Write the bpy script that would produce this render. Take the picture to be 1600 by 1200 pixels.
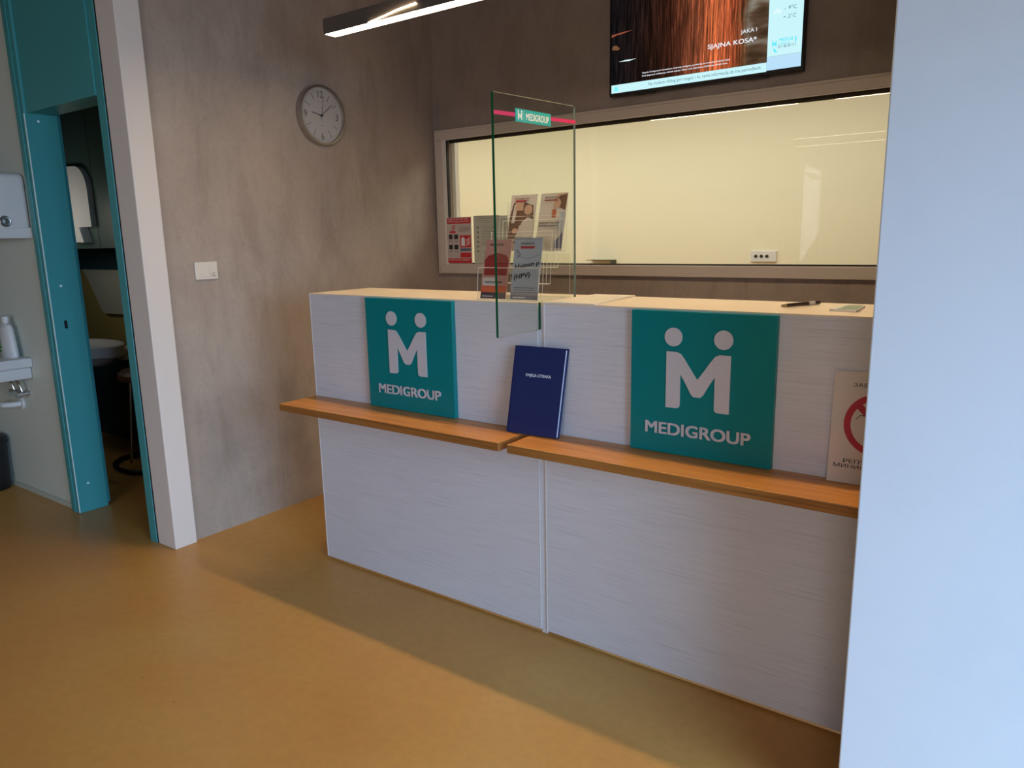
import bpy, bmesh, math, random
from mathutils import Vector, Matrix
for o in list(bpy.data.objects): bpy.data.objects.remove(o)
S = bpy.context.scene
COL = S.collection
random.seed(7)

# ------------------------------------------------------------ camera
cam_d = bpy.data.cameras.new('camera'); cam = bpy.data.objects.new('camera', cam_d); COL.objects.link(cam)
R = Vector((0.81324624, 0.58160244, -0.01921351)); U = Vector((-0.09816011, 0.16965056, 0.98060353)); F = Vector((-0.57358099, 0.79558613, -0.19505784))
cam.matrix_world = Matrix(((R.x, U.x, -F.x, 2.42798), (R.y, U.y, -F.y, -1.97167), (R.z, U.z, -F.z, 1.35829), (0, 0, 0, 1)))
cam_d.sensor_width = 36; cam_d.lens = 1154.85/1600*36; cam_d.clip_start = .05; cam_d.clip_end = 100
S.camera = cam
S.cycles.transparent_max_bounces = 32      # clear acrylic and glass stand many layers deep here

# ------------------------------------------------------------ view, world, daylight
S.view_settings.view_transform = 'Standard'; S.view_settings.look = 'None'
S.view_settings.gamma = 1; S.view_settings.use_curve_mapping = False
S.view_settings.exposure = 0.55
W = bpy.data.worlds.new('sky'); S.world = W; W.use_nodes = True
bg = W.node_tree.nodes['Background']; bg.inputs[0].default_value = (.55, .72, 1, 1); bg.inputs[1].default_value = .6
def area(name, loc, target, sx, sy, power, col, spread=180):
    l = bpy.data.lights.new(name, 'AREA'); l.shape = 'RECTANGLE'; l.size = sx; l.size_y = sy; l.energy = power; l.color = col; l.spread = math.radians(spread)
    o = bpy.data.objects.new(name, l); COL.objects.link(o); o.location = loc
    o.rotation_euler = (Vector(target)-Vector(loc)).to_track_quat('-Z', 'Y').to_euler(); return o
# daylight entering through the glazed entrance on the right of the waiting room
area('daylight_entrance', (4.9, -1.9, 1.35), (3.9, -1.72, .60), 2.0, 1.5, 68, (.38, .64, 1.0), 112)
# daylight from the windows behind the camera
area('daylight_rear', (3.1, -6.8, 1.6), (2.5, -5.8, 1.25), 3.4, 2.0, 32, (.90, .90, 1.0), 100)
# unseen fill lamp added to brighten the treatment room behind the open door
area('fill_treatment_room', (-2.55, -.15, 1.5), (-2.5, .5, 1.35), .5, .3, .75, (1.0, .95, .85))
# ceiling light of the office behind the glass
area('office_ceiling_light', (-.8, 2.6, 2.6), (-.8, 2.6, 1.6), 5.6, .8, 56, (1.0, .985, .86))

# ------------------------------------------------------------ helpers
def srgb(r, g, b):
    f = lambda c: (c/255/12.92) if c/255 <= .04045 else ((c/255+.055)/1.055)**2.4
    return (f(r), f(g), f(b), 1)
def mat(name, col, rough=.5, metal=0, spec=.5, emit=None, estr=0, coat=0):
    m = bpy.data.materials.new(name); m.use_nodes = True; b = m.node_tree.nodes['Principled BSDF']
    b.inputs['Base Color'].default_value = col; b.inputs['Roughness'].default_value = rough
    b.inputs['Metallic'].default_value = metal; b.inputs['Specular IOR Level'].default_value = spec
    if coat: b.inputs['Coat Weight'].default_value = coat; b.inputs['Coat Roughness'].default_value = .1
    if emit: b.inputs['Emission Color'].default_value = emit; b.inputs['Emission Strength'].default_value = estr
    return m
def nd(m, t, **k):
    n = m.node_tree.nodes.new(t)
    for a, v in k.items():
        if a in n.inputs: n.inputs[a].default_value = v
        else: setattr(n, a, v)
    return n
def lk(m, a, b): m.node_tree.links.new(a, b)
def ramp(m, src, stops):
    r = nd(m, 'ShaderNodeValToRGB'); e = r.color_ramp.elements
    while len(e) < len(stops): e.new(.5)
    for i, (p, c) in enumerate(stops): e[i].position = p; e[i].color = c
    lk(m, src, r.inputs[0]); return r.outputs[0]
def coords(m, scale, rot=(0, 0, 0), kind='Object'):
    t = nd(m, 'ShaderNodeTexCoord'); mp = nd(m, 'ShaderNodeMapping'); mp.inputs['Scale'].default_value = scale
    mp.inputs['Rotation'].default_value = rot; lk(m, t.outputs[kind], mp.inputs[0]); return mp.outputs[0]
def noise(m, vec, scale=5, detail=6, rough=.6, dist=0):
    n = nd(m, 'ShaderNodeTexNoise'); n.inputs['Scale'].default_value = scale; n.inputs['Detail'].default_value = detail
    n.inputs['Roughness'].default_value = rough; n.inputs['Distortion'].default_value = dist; lk(m, vec, n.inputs['Vector']); return n.outputs['Fac']
def mix(m, a, b, fac, mode='MIX'):
    x = nd(m, 'ShaderNodeMix', data_type='RGBA', blend_type=mode)
    for i, v in ((0, fac), (6, a), (7, b)):
        if hasattr(v, 'is_output'): lk(m, v, x.inputs[i])
        else: x.inputs[i].default_value = v
    return x.outputs[2]
def bsdf(m): return m.node_tree.nodes['Principled BSDF']
def bump(m, h, s=.2, d=.01):
    b = nd(m, 'ShaderNodeBump'); b.inputs['Strength'].default_value = s; b.inputs['Distance'].default_value = d
    lk(m, h, b.inputs['Height']); lk(m, b.outputs[0], bsdf(m).inputs['Normal'])

def box(bm, x0, x1, y0, y1, z0, z1, bev=0, seg=2):
    r = bmesh.ops.create_cube(bm, size=1); vs = r['verts']
    for v in vs: v.co = Vector(((x0+x1)/2+v.co.x*(x1-x0), (y0+y1)/2+v.co.y*(y1-y0), (z0+z1)/2+v.co.z*(z1-z0)))
    if bev:
        es = list({e for v in vs for e in v.link_edges})
        bmesh.ops.bevel(bm, geom=es, offset=bev, segments=seg, affect='EDGES', profile=.5)
    return bm
def bx(*a, **k): return box(bmesh.new(), *a, **k)
def cyl(bm, p0, p1, r0, r1=None, seg=24, caps=True):
    p0 = Vector(p0); p1 = Vector(p1); d = p1-p0; r1 = r0 if r1 is None else r1
    M = Matrix.Translation((p0+p1)/2) @ d.to_track_quat('Z', 'Y').to_matrix().to_4x4()
    bmesh.ops.create_cone(bm, cap_ends=caps, segments=seg, radius1=r0, radius2=r1, depth=d.length, matrix=M); return bm
def tube(bm, pts, r, seg=12):
    pts = [Vector(p) for p in pts]; rings = []
    for i, p in enumerate(pts):
        d = (pts[min(i+1, len(pts)-1)]-pts[max(i-1, 0)]).normalized()
        q = d.to_track_quat('Z', 'Y')
        rings.append([bm.verts.new(p+q @ Vector((r*math.cos(a), r*math.sin(a), 0))) for a in [2*math.pi*k/seg for k in range(seg)]])
    for a, b in zip(rings, rings[1:]):
        for k in range(seg): bm.faces.new((a[k], a[(k+1) % seg], b[(k+1) % seg], b[k]))
    bm.faces.new(rings[0][::-1]); bm.faces.new(rings[-1]); return bm
def lathe(bm, prof, c, axis='z', seg=40):
    c = Vector(c); rings = []
    for r, h in prof:
        ring = []
        for k in range(seg):
            a = 2*math.pi*k/seg; p = (r*math.cos(a), r*math.sin(a), h)
            if axis == 'x': p = (h, p[0], p[1])
            if axis == 'y': p = (p[0], h, p[1])
            ring.append(bm.verts.new(c+Vector(p)))
        rings.append(ring)
    for a, b in zip(rings, rings[1:]):
        for k in range(seg): bm.faces.new((a[k], a[(k+1) % seg], b[(k+1) % seg], b[k]))
    bm.faces.new(rings[0][::-1]); bm.faces.new(rings[-1]); bmesh.ops.recalc_face_normals(bm, faces=bm.faces); return bm
def prism(bm, pts, depth):
    """pts: 3D outline; depth: extrusion vector"""
    d = Vector(depth); a = [bm.verts.new(Vector(p)) for p in pts]; b = [bm.verts.new(Vector(p)+d) for p in pts]
    bm.faces.new(a); bm.faces.new(b[::-1]); n = len(a)
    for k in range(n): bm.faces.new((a[k], b[k], b[(k+1) % n], a[(k+1) % n]))
    bmesh.ops.recalc_face_normals(bm, faces=bm.faces); return bm
def obj(name, bm, m, parent=None, smooth=False, label=None, kind=None):
    root = parent
    while root is not None and root.parent is not None: root = root.parent
    org = Vector(root.location) if root is not None else Vector((0, 0, 0))
    if root is not None:
        for v in bm.verts: v.co -= org
    me = bpy.data.meshes.new(name); bm.normal_update(); bm.to_mesh(me); bm.free()
    o = bpy.data.objects.new(name, me); COL.objects.link(o)
    for mm in (m if isinstance(m, (list, tuple)) else [m]): me.materials.append(mm)
    if smooth:
        for p in me.polygons: p.use_smooth = True
        me.set_sharp_from_angle(angle=math.radians(40))
    if parent is not None: o.parent = parent
    if label: o['label'] = label
    if kind: o['kind'] = kind
    return o
def thing(name, label, cat, loc, group=None):
    o = bpy.data.objects.new(name, None); COL.objects.link(o); o.location = loc; o.empty_display_size = .05
    o['label'] = label; o['category'] = cat
    if group: o['group'] = group
    return o
def tag(o, label, cat, group=None):
    o['label'] = label; o['category'] = cat
    if group: o['group'] = group
    return o
def struct(name, bm, m): return obj(name, bm, m, kind='structure')

def text_bm(s, place, w=None, h=None, bold=0.0, ext=.001, align=0, spacing=1.0):
    """flat lettering; place(u, v, d) maps text coordinates to the place; w or h fits the bounding box; bold widens the strokes"""
    c = bpy.data.curves.new('t', 'FONT'); c.body = s; c.size = 1; c.resolution_u = 4; c.fill_mode = 'FRONT'; c.space_character = spacing+max(bold, 0)*1.3
    o = bpy.data.objects.new('t', c); COL.objects.link(o); dg = bpy.context.evaluated_depsgraph_get(); dg.update()
    me = bpy.data.meshes.new_from_object(o.evaluated_get(dg)); bpy.data.objects.remove(o); bpy.data.curves.remove(c)
    bm = bmesh.new()
    for i, (dx, dy) in enumerate(((0, 0),) if bold <= 0 else ((-bold, -bold*.6), (bold, -bold*.6), (-bold, bold*.6), (bold, bold*.6), (0, 0))):
        n0 = len(bm.verts); bm.from_mesh(me); bm.verts.ensure_lookup_table()
        for v in bm.verts[n0:]: v.co += Vector((dx, dy, i))
    bpy.data.meshes.remove(me)
    xs = [v.co.x for v in bm.verts]; ys = [v.co.y for v in bm.verts]
    x0, x1, y0, y1 = min(xs), max(xs), min(ys), max(ys)
    if w is None: sy = h/(y1-y0); sx = sy
    elif h is None: sx = w/(x1-x0); sy = sx
    else: sx = w/(x1-x0); sy = h/(y1-y0)
    if ext:
        r = bmesh.ops.extrude_face_region(bm, geom=bm.faces[:]); nv = {g for g in r['geom'] if isinstance(g, bmesh.types.BMVert)}
    else: nv = set()
    for v in bm.verts: v.co = Vector(place((v.co.x-x0)*sx - align*(x1-x0)*sx, (v.co.y-y0)*sy, (ext if v in nv else 0)+v.co.z*1.2e-4))
    bmesh.ops.recalc_face_normals(bm, faces=bm.faces); return bm
def join(*bms):
    out = bms[0]
    for b in bms[1:]:
        me = bpy.data.meshes.new('j'); b.to_mesh(me); b.free(); out.from_mesh(me); bpy.data.meshes.remove(me)
    return out
def front(x, z, y): return lambda u, v, d: (x+u, y-d, z+v)          # surface facing the camera side (-Y)
def quad(bm, pts, mi=0):
    f = bm.faces.new([bm.verts.new(Vector(p)) for p in pts]); f.material_index = mi; return f

# ------------------------------------------------------------ materials
def mat_concrete(name, base, dark, light):
    m = mat(name, base, .72, spec=.3); v = coords(m, (1, 1, 1)); vs = coords(m, (1, 1, .28))
    n1 = noise(m, v, 1.6, 5, .6, .6); n2 = noise(m, vs, 7, 8, .7, .3); n3 = noise(m, v, 60, 3, .6)
    c = ramp(m, n1, [(.3, dark), (.52, base), (.75, light)])
    c2 = ramp(m, n2, [(.3, (.80, .775, .755, 1)), (.52, (.98, .98, .98, 1)), (.72, (1.0, .98, .95, 1))])
    c3 = ramp(m, n3, [(.25, (.9, .9, .9, 1)), (.55, (1, 1, 1, 1))])
    x = mix(m, c, c2, 1.0, 'MULTIPLY'); x = mix(m, x, c3, .8, 'MULTIPLY'); lk(m, x, bsdf(m).inputs['Base Color']); bump(m, n2, .12, .01)
    return m
M_conc = mat_concrete('concrete', (.41, .335, .275, 1), (.34, .28, .235, 1), (.48, .405, .335, 1))
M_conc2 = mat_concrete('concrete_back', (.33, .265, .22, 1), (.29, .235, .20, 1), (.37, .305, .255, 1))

M_floor = mat('ochre_linoleum', (.5, .3, .1, 1), .36, spec=.4)
v = coords(M_floor, (1, 1, 1)); n1 = noise(M_floor, v, 1.1, 4, .55, .4); n2 = noise(M_floor, v, 26, 6, .7); n3 = noise(M_floor, v, 55, 2, .5)
c = ramp(M_floor, n1, [(.3, (.535, .245, .058, 1)), (.5, (.575, .285, .068, 1)), (.72, (.585, .325, .088, 1))])
c2 = ramp(M_floor, n2, [(.3, (.9, .9, .9, 1)), (.6, (1, 1, 1, 1))])
c3 = ramp(M_floor, n3, [(.21, (.45, .42, .4, 1)), (.245, (1, 1, 1, 1))])
x = mix(M_floor, c, c2, 1, 'MULTIPLY'); x = mix(M_floor, x, c3, .8, 'MULTIPLY'); lk(M_floor, x, bsdf(M_floor).inputs['Base Color'])
rr = ramp(M_floor, n1, [(.3, (.30, .30, .30, 1)), (.7, (.42, .42, .42, 1))]); lk(M_floor, rr, bsdf(M_floor).inputs['Roughness'])

M_white = mat('white_paint', (.72, .72, .70, 1), .55, spec=.3)
v = coords(M_white, (1, 1, 1)); n = noise(M_white, v, 3, 8, .75, .3)
lk(M_white, ramp(M_white, n, [(.25, (.66, .66, .645, 1)), (.5, (.72, .72, .705, 1)), (.7, (.74, .74, .725, 1))]), bsdf(M_white).inputs['Base Color'])
M_wash = mat('pale_washable_paint', (.64, .69, .61, 1), .5, spec=.35)
M_pier = mat('warm_white_paint', (.74, .67, .61, 1), .55, spec=.3)
M_part = mat('pale_blue_white_paint', (.67, .74, .82, 1), .55, spec=.3)
v = coords(M_part, (1, 1, 1)); n = noise(M_part, v, 3, 8, .75, .3)
lk(M_part, ramp(M_part, n, [(.25, (.64, .71, .79, 1)), (.5, (.67, .74, .82, 1)), (.7, (.68, .75, .83, 1))]), bsdf(M_part).inputs['Base Color'])
M_cream = mat('cream_wall_paint', (.80, .74, .56, 1), .6, spec=.2)
M_ceil = mat('ceiling_grey', (.32, .30, .28, 1), .8)

def mat_counter(name, base):
    m = mat(name, base, .48, spec=.35); v = coords(m, (2.2, 2.2, 95)); n = noise(m, v, 2.4, 7, .65, .15)
    v2 = coords(m, (.8, .8, 1.2)); n2 = noise(m, v2, 2, 4, .5)
    b = Vector(base[:3]); d = tuple(b*.80)+(1,); l = tuple(b*1.03)+(1,)
    c = ramp(m, n, [(.29, d), (.42, tuple(b*.95)+(1,)), (.52, base), (.7, l)])
    c2 = ramp(m, n2, [(.3, (.93, .93, .94, 1)), (.65, (1, 1, 1, 1))])
    lk(m, mix(m, c, c2, 1, 'MULTIPLY'), bsdf(m).inputs['Base Color']); bump(m, n, .08, .003); return m
M_count = mat_counter('pale_grey_limed_laminate', (.62, .60, .62, 1))
M_top = mat('cream_laminate', (.74, .62, .46, 1), .45, spec=.4)
v = coords(M_top, (1.5, 30, 1)); n = noise(M_top, v, 2, 5); lk(M_top, ramp(M_top, n, [(.3, (.70, .57, .42, 1)), (.6, (.76, .64, .48, 1))]), bsdf(M_top).inputs['Base Color'])
M_edge = mat('pale_edge_band', (.72, .70, .68, 1), .45)
def mat_wood(name, a, b, c, rough=.33):
    m = mat(name, b, rough, spec=.4, coat=.08); v = coords(m, (1.6, 26, 60)); n = noise(m, v, 1.6, 8, .6, .5)
    v2 = coords(m, (3, 150, 200)); n2 = noise(m, v2, 1, 3, .5)
    x = ramp(m, n, [(.28, a), (.5, b), (.75, c)]); y = ramp(m, n2, [(.3, (.82, .8, .78, 1)), (.5, (1, 1, 1, 1))])
    lk(m, mix(m, x, y, .7, 'MULTIPLY'), bsdf(m).inputs['Base Color']); return m
M_oak = mat_wood('orange_oak', (.50, .18, .025, 1), (.66, .26, .045, 1), (.74, .32, .065, 1))
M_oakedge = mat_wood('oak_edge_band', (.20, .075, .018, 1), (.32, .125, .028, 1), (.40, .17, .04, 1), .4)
M_teal = mat('teal_gloss_acrylic', (.0, .19, .195, 1), .35, spec=.3)
M_tealdoor = mat('teal_paint', (.055, .31, .32, 1), .4, spec=.45)
M_logo = mat('pale_grey_relief', (.55, .52, .54, 1), .5)
M_frame = mat('taupe_aluminium', (.52, .45, .38, 1), .5, spec=.4)
M_framelip = mat('cream_aluminium', (.66, .62, .54, 1), .45)
M_black = mat('black_plastic', (.008, .008, .009, 1), .4)
M_gasket = mat('black_rubber_gasket', (.012, .010, .008, 1), .7)
M_plastic = mat('white_plastic', (.68, .67, .65, 1), .35)
M_ivory = mat('ivory_plastic', (.72, .66, .56, 1), .35)
M_chrome = mat('chrome', (.62, .61, .60, 1), .18, metal=1)
M_steel = mat('brushed_steel', (.5, .47, .44, 1), .32, metal=1)
M_pale_hi = mat('pale_highlight_and_caps', (.70, .85, .83, 1), .4)  # tone of the painted jamb highlight and of the screw caps
M_navy = mat('navy_leatherette', (.012, .022, .105, 1), .42, spec=.45)
M_paper = mat('white_paper', (.72, .71, .69, 1), .7, spec=.2)
M_paperw = mat('old_paper', (.64, .56, .50, 1), .7, spec=.2)
M_ink = mat('black_ink', (.02, .02, .022, 1), .6)
M_red = mat('red_print', (.50, .022, .03, 1), .5)
M_red2 = mat('sign_red', (.42, .015, .03, 1), .6)
M_silver = mat('silver_foil', (.72, .74, .80, 1), .5)
M_pink = mat('raspberry_sticker', (.60, .03, .12, 1), .45)
M_stick = mat('teal_sticker', (.03, .38, .33, 1), .4)
M_stickw = mat('white_print', (.85, .82, .72, 1), .5)
def mat_glass(name, tint, f0=1.5, rough=.0, gain=1.0):
    m = bpy.data.materials.new(name); m.use_nodes = True; nt = m.node_tree; nt.nodes.clear()
    out = nt.nodes.new('ShaderNodeOutputMaterial'); t = nt.nodes.new('ShaderNodeBsdfTransparent'); t.inputs[0].default_value = tint
    g = nt.nodes.new('ShaderNodeBsdfGlossy'); g.inputs['Roughness'].default_value = rough; g.inputs[0].default_value = (1, 1, 1, 1)
    mx = nt.nodes.new('ShaderNodeMixShader'); lw = nt.nodes.new('ShaderNodeLayerWeight'); lw.inputs[0].default_value = .5
    pw = nt.nodes.new('ShaderNodeMath'); pw.operation = 'POWER'; pw.inputs[1].default_value = 5; nt.links.new(lw.outputs['Facing'], pw.inputs[0])
    mu = nt.nodes.new('ShaderNodeMath'); mu.operation = 'MULTIPLY_ADD'; mu.inputs[1].default_value = .9*gain; mu.inputs[2].default_value = .04*gain; nt.links.new(pw.outputs[0], mu.inputs[0])
    nt.links.new(mu.outputs[0], mx.inputs[0]); nt.links.new(t.outputs[0], mx.inputs[1]); nt.links.new(g.outputs[0], mx.inputs[2]); nt.links.new(mx.outputs[0], out.inputs[0]); return m
M_pane = mat_glass('window_glass', (.97, .98, .95, 1), 1.5, 0, 1.3)
M_screen = mat_glass('clear_screen_glass', (.955, .975, .955, 1), 1.45, 0, .7)
M_screenedge = mat('green_glass_edge', (.004, .085, .03, 1), .15, spec=.6)
M_screenedge2 = mat('pale_glass_edge', (.22, .26, .20, 1), .2)
M_acryl = mat_glass('clear_acrylic', (.975, .975, .965, 1), 1.4, .02, .6)
M_acryledge = mat('acrylic_edge', (.75, .70, .60, 1), .3)

def emis(name, col, s):
    m = bpy.data.materials.new(name); m.use_nodes = True; nt = m.node_tree; nt.nodes.clear()
    o = nt.nodes.new('ShaderNodeOutputMaterial'); e = nt.nodes.new('ShaderNodeEmission'); e.inputs[0].default_value = col; e.inputs[1].default_value = s
    nt.links.new(e.outputs[0], o.inputs[0]); return m
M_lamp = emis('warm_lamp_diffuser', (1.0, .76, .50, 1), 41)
M_lamp_cool = emis('room_lamp_diffuser', (1.0, .86, .66, 1), 6)

# ------------------------------------------------------------ room shell
struct('floor', bx(-6, 5.2, -7.2, 4.2, -.1, 0), M_floor)
struct('ceiling', bx(-6, 5.2, -7.2, 4.2, 2.75, 2.85), M_ceil)
# concrete wall on the left of the desk niche
struct('wall_left', bx(-.79, -.673, -.2199, 1.571, 0, 2.75), M_conc)
# back wall with the office window opening (four pieces in one shell)
bm = bx(-.79, 3.8, 1.571, 1.64, 0, 1.19); box(bm, -.79, 3.8, 1.571, 1.64, 1.945, 2.75); box(bm, -.79, -.595, 1.571, 1.64, 1.19, 1.945); box(bm, 3.2, 3.8, 1.571, 1.64, 1.19, 1.945)
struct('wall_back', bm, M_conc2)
# white wall facing the waiting room: washbasin stretch
struct('wall_front', bx(-5, -1.601, -.325, -.19, 0, 2.75), M_wash)
# white pier between the door and the concrete wall
bm = bx(-.792, -.648, -.325, -.22, 0, 2.75, bev=.004); struct('wall_pier', bm, M_pier)
# partition on the right, near the camera
struct('wall_right', bx(2.158, 3.8, -.38, -.24, 0, 2.75, bev=.003), M_part)
struct('wall_right_niche', bx(3.7, 3.8, -.24, 1.571, 0, 2.75), M_white)
# waiting room behind the camera
bm = bx(5.0, 5.1, -7.1, -2.95, 0, 2.75); box(bm, 5.0, 5.1, -2.95, -.85, 2.25, 2.75); box(bm, 5.0, 5.1, -.85, -.24, 0, 2.75); box(bm, 3.8, 5.1, -.38, -.24, 0, 2.75)
struct('wall_entrance', bm, M_white)
struct('wall_rear', bx(-5, 5.1, -7.2, -7.1, 0, 2.75), M_white)
struct('wall_far_left', bx(-5.1, -5, -7.1, -.19, 0, 2.75), M_wash)
# office behind the glass
bm = bx(-3.6, 3.9, 3.8, 3.9, 0, 2.75); struct('wall_office_back', bm, M_cream)
struct('wall_office_left', bx(-3.2, -3.1, 1.64, 3.8, 0, 2.75), M_cream)
struct('wall_office_right', bx(3.8, 3.9, 1.571, 3.8, 0, 2.75), M_cream)
# small treatment room seen through the open door
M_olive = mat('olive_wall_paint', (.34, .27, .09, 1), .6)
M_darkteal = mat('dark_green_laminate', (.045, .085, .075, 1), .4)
M_darkblue = mat('dark_blue_laminate_and_shade', (.02, .05, .065, 1), .5)
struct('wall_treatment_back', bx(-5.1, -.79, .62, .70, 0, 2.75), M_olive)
struct('wall_treatment_left', bx(-5.1, -5.0, -.19, .62, 0, 2.75), M_olive)
# skirting along the white wall
struct('baseboard_front', bx(-5, -1.601, -.333, -.3255, 0, .028), mat('pale_skirting', (.50, .54, .46, 1), .5))

# ------------------------------------------------------------ office window
ZB, ZT, XL, XR = 1.199, 1.931, -.588, 3.19
fr = thing('window_1', 'long office window with taupe frame behind the reception desk', 'window', (1.3, 1.571, 1.15)); fr['kind'] = 'structure'
bm = bx(-.6425, 3.25, 1.545, 1.5705, 1.935, 1.989, bev=.003); box(bm, -.6425, 3.25, 1.545, 1.5705, 1.147, ZB, bev=.003); box(bm, -.6425, -.592, 1.545, 1.5705, ZB, 1.935, bev=.003)
obj('window_frame', bm, M_frame, fr)
bm = bx(-.6425, 3.25, 1.538, 1.5448, 1.978, 1.989, bev=.001); box(bm, -.6425, 3.25, 1.538, 1.5448, 1.147, 1.158, bev=.001); box(bm, -.6425, -.634, 1.538, 1.5448, 1.158, 1.978, bev=.001)
obj('frame_lip', bm, M_frame, fr)
bm = bx(-.592, -.566, 1.549, 1.572, ZB, 1.935); box(bm, -.566, 3.2, 1.549, 1.552, ZB-.002, ZB+.004); box(bm, -.566, 3.2, 1.549, 1.552, 1.931, 1.935)
obj('glazing_bead', bm, M_framelip, fr)
bm = bx(-.592, 3.19, 1.618, 1.630, 1.922, 1.944); box(bm, -.566, 3.2, 1.553, 1.572, ZB+.004, ZB+.011); box(bm, -.566, -.559, 1.553, 1.572, ZB, 1.931)
obj('gasket', bm, M_gasket, fr)
bm = bx(-.5945, -.572, 1.6405, 1.675, ZB-.01, 1.94); obj('window_reveal', bm, M_framelip, fr)
bm = bmesh.new(); quad(bm, [(-.592, 1.615, ZB-.005), (3.195, 1.615, ZB-.005), (3.195, 1.615, 1.94), (-.592, 1.615, 1.94)]); obj('pane', bm, M_pane, fr)

# ------------------------------------------------------------ reception counter (two units)
def counter(x0, x1, label, trims):
    t = thing('reception_counter', label, 'reception desk', ((x0+x1)/2, .16, 0), 'reception counter units')
    obj('front_panel', bx(x0+.004, x1-.002, 0, .018, .012, 1.146), M_count, t)
    obj('countertop', bx(x0, x1, -.0015, .335, 1.146, 1.1505, bev=.0008), M_top, t)
    obj('side_panel', bx(x0, x0+.0038, -.001, .30, .012, 1.1458), M_edge, t); obj('side_panel', bx(x1-.0018, x1+.0005, -.001, .30, .012, 1.1458), M_edge, t)
    obj('back_shelf', bx(x0+.02, x1-.02, .02, .30, .70, .72), M_count, t)
    for xx in (x0+.05, x1-.09):
        for yy in (.05, .25): obj('foot', cyl(bmesh.new(), (xx, yy, 0), (xx, yy, .0125), .02), M_black, t)
    return t
ca = counter(0, 1.112, 'left pale grey reception counter unit nearest the concrete wall', 1)
cb = counter(1.136, 2.62, 'right pale grey reception counter unit running behind the white partition', 1)
jn = tag(obj('joint_strip', bx(1.1140, 1.1350, .004, .03, 0, 1.14), M_count), 'narrow vertical filler strip between the two reception counter units', 'filler strip')

# ------------------------------------------------------------ oak ledges
def ledge(x0, x1, label):
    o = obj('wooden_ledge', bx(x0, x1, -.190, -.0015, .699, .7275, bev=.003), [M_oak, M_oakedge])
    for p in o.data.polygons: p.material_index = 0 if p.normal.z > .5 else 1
    return tag(o, label, 'ledge', 'oak ledges on the counter front')
ledge(.001, 1.086, 'left orange oak ledge on the counter front nearest the concrete wall')
ledge(1.118, 2.60, 'right orange oak ledge on the counter front, passing behind the white partition')

# ------------------------------------------------------------ logo boards
def M_outline(cx, z0, s, y):
    P = [(-.0935, .163), (-.062, .163), (-.050, .158), (-.036, .140), (-.018, .113), (0, .088), (.018, .113), (.036, .140), (.050, .158), (.062, .163), (.0935, .163),
         (.0935, 0), (.060, 0), (.053, .003), (.0505, .010), (.0505, .100), (.036, .078), (.018, .045), (.010, .038), (-.010, .038), (-.018, .045), (-.036, .078), (-.0505, .100), (-.0505, .010), (-.053, .003), (-.060, 0), (-.0935, 0)]
    return [(cx+a*s, y, z0+b*s) for a, b in P]
def disc(bm, c, r, y0, dy, seg=40):
    return prism(bm, [(c[0]+r*math.cos(2*math.pi*k/seg), y0, c[1]+r*math.sin(2*math.pi*k/seg)) for k in range(seg)], (0, dy, 0))
def logo_board(x0, x1, label):
    cx = (x0+x1)/2; t = thing('logo_board', label, 'sign', (cx, 0, .727), 'teal logo boards')
    obj('board', bx(x0, x1, -.020, -.0005, .7285, 1.1445, bev=.0015), M_teal, t)
    obj('emblem', prism(bmesh.new(), M_outline(cx-.003, .8675, 1.0, -.0205), (0, -.003, 0)), M_logo, t)
    for dx in (-.0735, .0715): obj('emblem_head', disc(bmesh.new(), (cx-.003+dx, 1.0725), .0265, -.0205, -.003), M_logo, t)
    obj('lettering', text_bm('MEDIGROUP', front(cx-.159, .786, -.0205), w=.312, h=.036, bold=.028, ext=.003, spacing=.96), M_logo, t)
    return t
logo_board(.342, .769, 'left teal logo board on the counter front, beside the navy book')
logo_board(1.456, 1.874, 'right teal logo board on the counter front, beside the prohibition notice')

# ------------------------------------------------------------ navy guest book leaning on the counter
t = thing('guest_book', 'navy blue guest book leaning upright on the oak ledges against the counter', 'book', (1.12, -.05, .72))
def lean(u, v, w, x0=1.030, yb=-.068, z0=.7280, yaw=math.radians(2), tilt=math.radians(8.5)):
    # u along the width, v up the cover, w thickness towards the counter
    dx = Vector((math.cos(yaw), math.sin(yaw), 0)); up = Vector((0, math.sin(tilt), math.cos(tilt))); n = Vector((0, math.cos(tilt), -math.sin(tilt)))
    return Vector((x0, yb, z0+.002))+dx*u+up*v+n*w
def lbox(u0, u1, v0, v1, w0, w1, skew=0):
    bm = bmesh.new(); c = []
    pts = [lean(u+skew*v, v, w) for w in (w0, w1) for (u, v) in ((u0, v0), (u1, v0), (u1, v1), (u0, v1))]
    vs = [bm.verts.new(p) for p in pts]
    for f in ((0, 1, 2, 3), (7, 6, 5, 4), (0, 4, 5, 1), (1, 5, 6, 2), (2, 6, 7, 3), (3, 7, 4, 0)): bm.faces.new([vs[i] for i in f])
    bmesh.ops.recalc_face_normals(bm, faces=bm.faces); return bm
sk = .045
bm = lbox(0, .188, 0, .285, 0, .002, sk); b2 = lbox(0, .192, 0, .285, .012, .014, sk); b3 = lbox(-.001, .003, 0, .285, 0, .014, sk)
obj('cover', join(bm, b2, b3), M_navy, t)
obj('page_block', lbox(.003, .186, .003, .280, .0022, .0118, sk), mat('white_pages', (.78, .82, .92, 1), .6), t)
obj('lettering', text_bm('KNJIGA UTISAKA', lambda u, v, d: lean(.052+u+sk*.18, .185+v, -.0002-d*.5), w=.094, h=.0125, bold=.02, ext=.0006), M_silver, t)

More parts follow.
